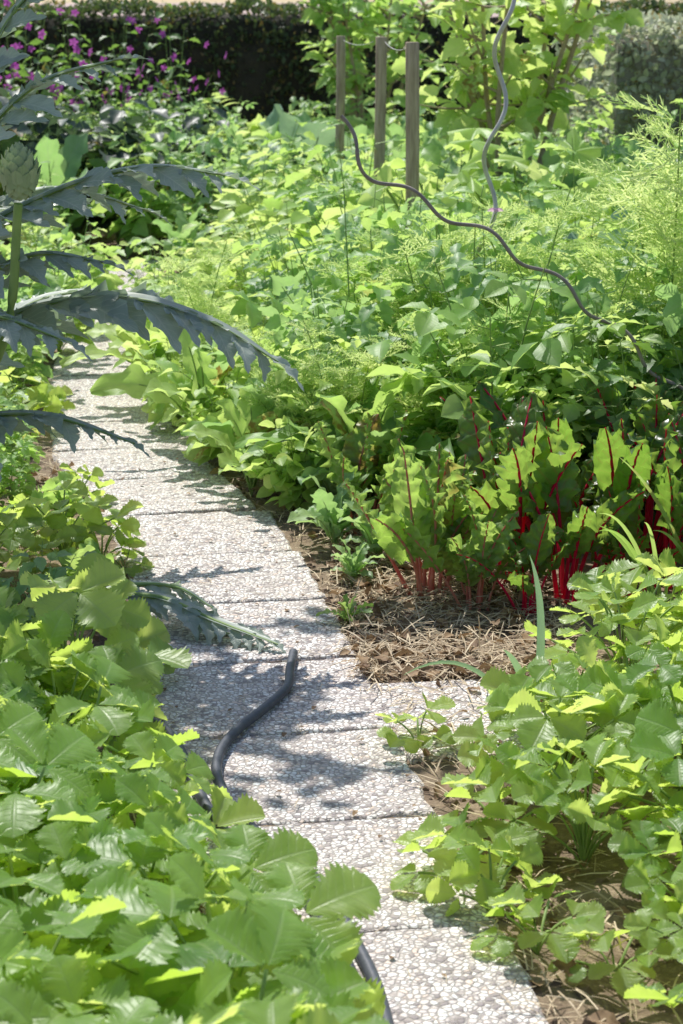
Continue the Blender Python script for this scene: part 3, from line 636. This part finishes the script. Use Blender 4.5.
# litter
def scatter(n,fn):
    P=[]
    while len(P)<n:
        p=fn()
        if p: P.append(p)
    return np.array(P)
def bedpt():
    y=R(2.4,9);side=R(0,1)
    if side<.5: x=R(-.02,.6);y=R(4.55,6.1);x=max(x,pc(y)+.25+R(0,.06))
    elif side<.8: x=pc(y)+.26+abs(rng.normal(0,.25))
    else: x=pc(y)-.26-abs(rng.normal(0,.25))
    return (x,y,R(0.012,.035))
mb=MB();P=scatter(7500,bedpt);n=len(P);D=np.stack([rng.normal(0,1,n),rng.normal(0,1,n),rng.normal(0,.18,n)],1)
bl=(np.array([[-.02,0,0],[.02,0,0],[.02,.5,.05],[-.02,.5,.05],[.012,1,-.02],[-.012,1,-.02]]),np.array([[0,1,2,3],[3,2,4,5]]),np.tile([.5,.5],(6,1)))
batch(mb,bl,P,D,np.tile([0,0,1.],(n,1))+rng.normal(0,.3,(n,3)),rng.uniform(.02,.1,n))
pp=scatter(700,lambda:(lambda y:(pc(y)+.26*math.sin(R(-1.57,1.57)),y,.0175))(R(2.6,8)));n=len(pp)
batch(mb,bl,pp,np.stack([rng.normal(0,1,n),rng.normal(0,1,n),np.zeros(n)],1),np.tile([0,0,1.],(n,1)),rng.uniform(.01,.05,n))
obj('straw_mulch',mb.mesh('straw',[M_strawm]))
mb=MB();P=scatter(900,bedpt);n=len(P);batch(mb,LT_ovt,P,np.stack([rng.normal(0,1,n),rng.normal(0,1,n),rng.normal(.1,.2,n)],1),np.tile([0,0,1.],(n,1))+rng.normal(0,.5,(n,3)),rng.uniform(.02,.06,n))
pp=scatter(150,lambda:(lambda y:(pc(y)+.26*math.sin(R(-1.57,1.57)),y,.018))(R(2.6,7)));n=len(pp);batch(mb,LT_ov,pp,rng.normal(0,1,(n,3))*[1,1,.1],np.tile([0,0,1.],(n,1)),rng.uniform(.006,.02,n))
obj('dry_leaves',mb.mesh('dry',[M_dry]))
oc=np.array([[-.5,-.4,0],[.5,-.5,0],[.45,.5,0],[-.4,.45,0],[-.25,-.2,.4],[.2,-.25,.35],[.25,.2,.45],[-.2,.25,.38]])
T=(oc,np.array([[0,1,5,4],[1,2,6,5],[2,3,7,6],[3,0,4,7],[4,5,6,7]]),np.tile([.5,.5],(8,1)))
P=scatter(2600,bedpt);P[:,2]=0;n=len(P);mb=MB();batch(mb,T,P,rng.normal(0,1,(n,3))*[1,1,.2],np.tile([0,0,1.],(n,1)),rng.uniform(.005,.03,n));obj('soil_clods',mb.mesh('clods',[M_clod],smooth=False))

# ------------------------------------------------------------ light
el,az=math.radians(54),math.radians(-20)
d=Vector((math.sin(az)*math.cos(el),math.cos(az)*math.cos(el),math.sin(el)))
L=bpy.data.lights.new('sun','SUN');L.energy=5;L.angle=math.radians(.5);L.color=(1,.97,.91)
lo=bpy.data.objects.new('sun',L);scene.collection.objects.link(lo);lo.rotation_euler=d.to_track_quat('Z','Y').to_euler();lo.location=(0,0,10)
w=bpy.data.worlds.new('World');scene.world=w;w.use_nodes=True;nt=w.node_tree
sk=nt.nodes.new('ShaderNodeTexSky');sk.sky_type='NISHITA';sk.sun_disc=False;sk.sun_elevation=el;sk.sun_rotation=az
bg=nt.nodes['Background'];bg.inputs[1].default_value=.15;nt.links.new(sk.outputs[0],bg.inputs[0])
# camera
cam=bpy.data.cameras.new('camera');co=bpy.data.objects.new('camera',cam);scene.collection.objects.link(co);scene.camera=co
cam.sensor_fit='VERTICAL';cam.sensor_height=36;cam.lens=70;cam.clip_end=3000;cam.clip_start=.05
co.location=(0,0,1.6);co.rotation_euler=(math.radians(90-14.4),0,0)
cam.dof.use_dof=True;cam.dof.focus_distance=5.0;cam.dof.aperture_fstop=8
scene.view_settings.view_transform='Standard';scene.view_settings.look='None';scene.view_settings.exposure=0
